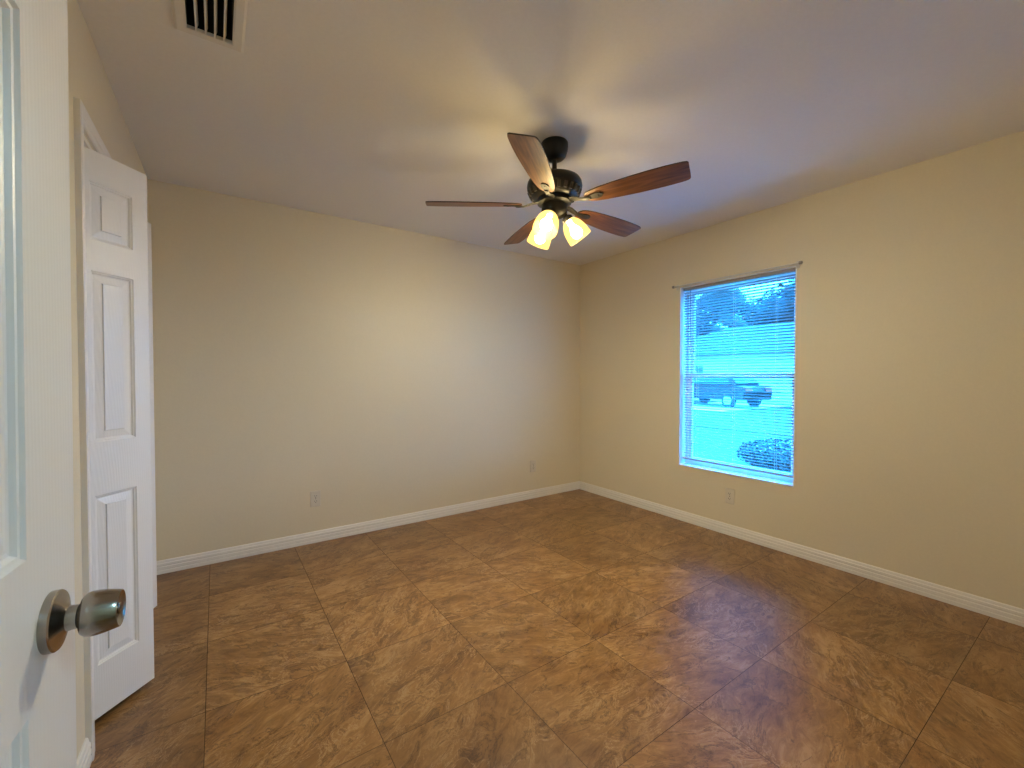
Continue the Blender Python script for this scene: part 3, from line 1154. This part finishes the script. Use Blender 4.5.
obj('roof', bm, M['roof'], hs_)
bm = bmesh.new()
for k in range(4):
    box(bm, .06, .10 , -2.3, 1.2, k * .55 + .01, k * .55 + .54)
obj('garage_door', bm, M['garage'], hs_)
for y0, y1 in ((2.6, 4.4), (-6.2, -4.6)):
    bm = bmesh.new()
    slab(bm, y0, y1, .8, 2.1, .04, .12, [(y0 + .08, (y0 + y1) / 2 - .03, .88, 2.02), ((y0 + y1) / 2 + .03, y1 - .08, .88, 2.02)], lambda a, b, c: (c, a, b))
    f_ = obj('window', bm, M['garage'], hs_)
    bm = bmesh.new()
    box(bm, .08, .09, y0 + .07, y1 - .07, .87, 2.03)
    obj('pane', bm, M['darkglass'], f_)

# parked car
car = empty('car', (19.6, 11.3, GZ + .02), math.radians(78))
tag(car, 'dark blue car parked across the street outside the window', 'car')
bm = bmesh.new()
lower = [(-2.2, .35), (-2.25, .70), (-2.15, .95), (-1.3, 1.02), (1.05, 1.00), (2.05, .82), (2.2, .60), (2.2, .32)]
prism(bm, lower, -.87, .87, lambda x, z, y: (x, y, z))
cab = [(-1.75, .98), (-1.25, 1.44), (.25, 1.47), (1.10, .99)]
a_ = [bm.verts.new((x, -.80 if z < 1.2 else -.62, z)) for x, z in cab]
c_ = [bm.verts.new((x, .80 if z < 1.2 else .62, z)) for x, z in cab]
bm.faces.new(a_[::-1]); bm.faces.new(c_)
for k in range(4):
    bm.faces.new([a_[k], a_[(k + 1) % 4], c_[(k + 1) % 4], c_[k]])
obj('body', bm, M['carpaint'], car, bevel=.05)
bm = bmesh.new()
for s in (-1, 1):
    v = [(-1.5, 1.04, .805), (-1.16, 1.38, .665), (.20, 1.40, .655), (.88, 1.04, .805)]
    f = [bm.verts.new((x, s * y, z)) for x, z, y in v]
    g = [bm.verts.new((x, s * (y - .03), z)) for x, z, y in v]
    bm.faces.new(f); bm.faces.new(g[::-1])
    for k in range(4):
        bm.faces.new([f[k], f[(k + 1) % 4], g[(k + 1) % 4], g[k]])
for v in (((-1.70, 1.06), (-1.32, 1.41)), ((1.03, 1.06), (.37, 1.43))):
    (xa, za), (xb, zb_) = v
    sx = -1 if xa < 0 else 1
    f = [bm.verts.new(p) for p in ((xa + sx * .02, -.70, za), (xa + sx * .02, .70, za), (xb + sx * .02, .58, zb_), (xb + sx * .02, -.58, zb_))]
    g = [bm.verts.new((p.co.x - sx * .03, p.co.y, p.co.z)) for p in f]
    bm.faces.new(f); bm.faces.new(g[::-1])
    for k in range(4):
        bm.faces.new([f[k], f[(k + 1) % 4], g[(k + 1) % 4], g[k]])
obj('glazing', bm, M['darkglass'], car)
for x in (-1.4, 1.4):
    for s in (-1, 1):
        bm = bmesh.new()
        q = Matrix.Translation((x, s * .78, .32)) @ Matrix.Rotation(-s * PI / 2, 4, 'X')
        lathe(bm, [(.24, -.10), (.32, -.08), (.33, 0), (.32, .09), (.22, .11)], 28, q)
        wh = obj('wheel', bm, M['rubber'], car, smooth=True)
        bm = bmesh.new()
        lathe(bm, [(.215, .10), (.20, .115), (.05, .12)], 24, q)
        obj('rim', bm, M['rim'], wh, smooth=True)
for s in (-1, 1):
    bm = bmesh.new()
    box(bm, -2.27, -2.17, s * .62 - .18, s * .62 + .18, .70, .90)
    obj('tail_light', bm, M['redlens'], car, bevel=.02)


def tree(loc, r, h, label, seed, n=8000):
    t = empty('tree', loc)
    tag(t, label, 'tree')
    rnd = random.Random(seed)
    blobs = [(Vector((rnd.uniform(-.5, .5) * r, rnd.uniform(-.6, .6) * r, h * rnd.uniform(.42, .80))), r * rnd.uniform(.45, .65)) for k in range(11)]
    bm = bmesh.new()
    for k in range(n):
        c, rr = blobs[k % len(blobs)]
        d = Vector((rnd.gauss(0, 1), rnd.gauss(0, 1), rnd.gauss(0, 1))).normalized()
        p = c + d * rr * rnd.uniform(.55, 1.0)
        nrm = (d + Vector((rnd.uniform(-.8, .8), rnd.uniform(-.8, .8), rnd.uniform(-.3, .9)))).normalized()
        m = Matrix.Translation(p) @ nrm.to_track_quat('Z', 'Y').to_matrix().to_4x4() @ Matrix.Rotation(rnd.uniform(0, 6.28), 4, 'Z')
        a, b = rnd.uniform(.16, .30), rnd.uniform(.09, .16)
        bm.faces.new([bm.verts.new(m @ Vector(q)) for q in ((-a, 0, 0), (0, b, .06), (a, 0, 0), (0, -b, .06))])
    for c, rr in blobs:                   # dense inner mass of twigs and leaves
        seg = 14
        lathe(bm, [(rr * .78 * math.sin(PI * q / 8) + .002, -rr * .78 * math.cos(PI * q / 8)) for q in range(9)], seg, Matrix.Translation(c))
    obj('foliage', bm, M['leaf'], t, recalc=False)
    bm = bmesh.new()
    tube(bm, [(0, 0, 0), (.05, .03, h * .25), (0, 0, h * .6)], [.30, .22, .08], 10)
    for c, rr in blobs[:6]:
        tube(bm, [(0.02, 0.01, h * .28), c * .6 + Vector((0, 0, h * .12)), c], [.12, .08, .03], 6)
    obj('trunk', bm, M['bark'], t, smooth=True)


# shrub outside, close to the window
def shrub(loc, rx, ry, rz, n, label):
    t = empty('shrub', loc)
    tag(t, label, 'shrub')
    bm = bmesh.new()
    rnd = random.Random(3)
    for k in range(n):
        u = rnd.uniform(-1, 1); a = rnd.uniform(0, 2 * PI)
        s = math.sqrt(1 - u * u)
        rr = rnd.uniform(.62, 1.0)
        d = Vector((s * math.cos(a), s * math.sin(a), u))
        p = Vector((d.x * rx * rr, d.y * ry * rr, rz * (1 + d.z * rr)))
        if p.z < .03:
            continue
        nrm = (d + Vector((rnd.uniform(-.7, .7), rnd.uniform(-.7, .7), rnd.uniform(-.2, .9)))).normalized()
        m = Matrix.Translation(p) @ nrm.to_track_quat('Z', 'Y').to_matrix().to_4x4() @ Matrix.Rotation(rnd.uniform(0, 6.28), 4, 'Z')
        L, W = rnd.uniform(.045, .075), rnd.uniform(.018, .028)
        v = [bm.verts.new(m @ Vector(c)) for c in ((0, 0, 0), (L * .45, W, .006), (L, 0, -.006), (L * .45, -W, .006))]
        bm.faces.new(v)
    obj('foliage', bm, M['leaf'], t, recalc=False)
    bm = bmesh.new()
    for k in range(7):
        a = 2 * PI * k / 7
        tube(bm, [(0.02 * math.cos(a), 0.02 * math.sin(a), 0), (rx * .35 * math.cos(a), ry * .35 * math.sin(a), rz * .8), (rx * .6 * math.cos(a), ry * .6 * math.sin(a), rz * 1.4)], [.014, .010, .004], 6)
    obj('stem', bm, M['bark'], t)
    return t


shrub((6.95, 2.75, GZ), .72, .82, .24, 7000, 'rounded green shrub just outside the lower right of the window')

tree((40.5, 15.6, GZ), 4.2, 9.8, 'leafy tree behind the house outside, on the right half of the window', 11)
tree((40.5, 26.4, GZ), 4.2, 9.8, 'leafy tree behind the house outside, on the left half of the window', 12)
tree((53.5, 29.6, GZ), 5.2, 14.0, 'tall leafy tree farthest behind the house, in the middle of the window', 13)
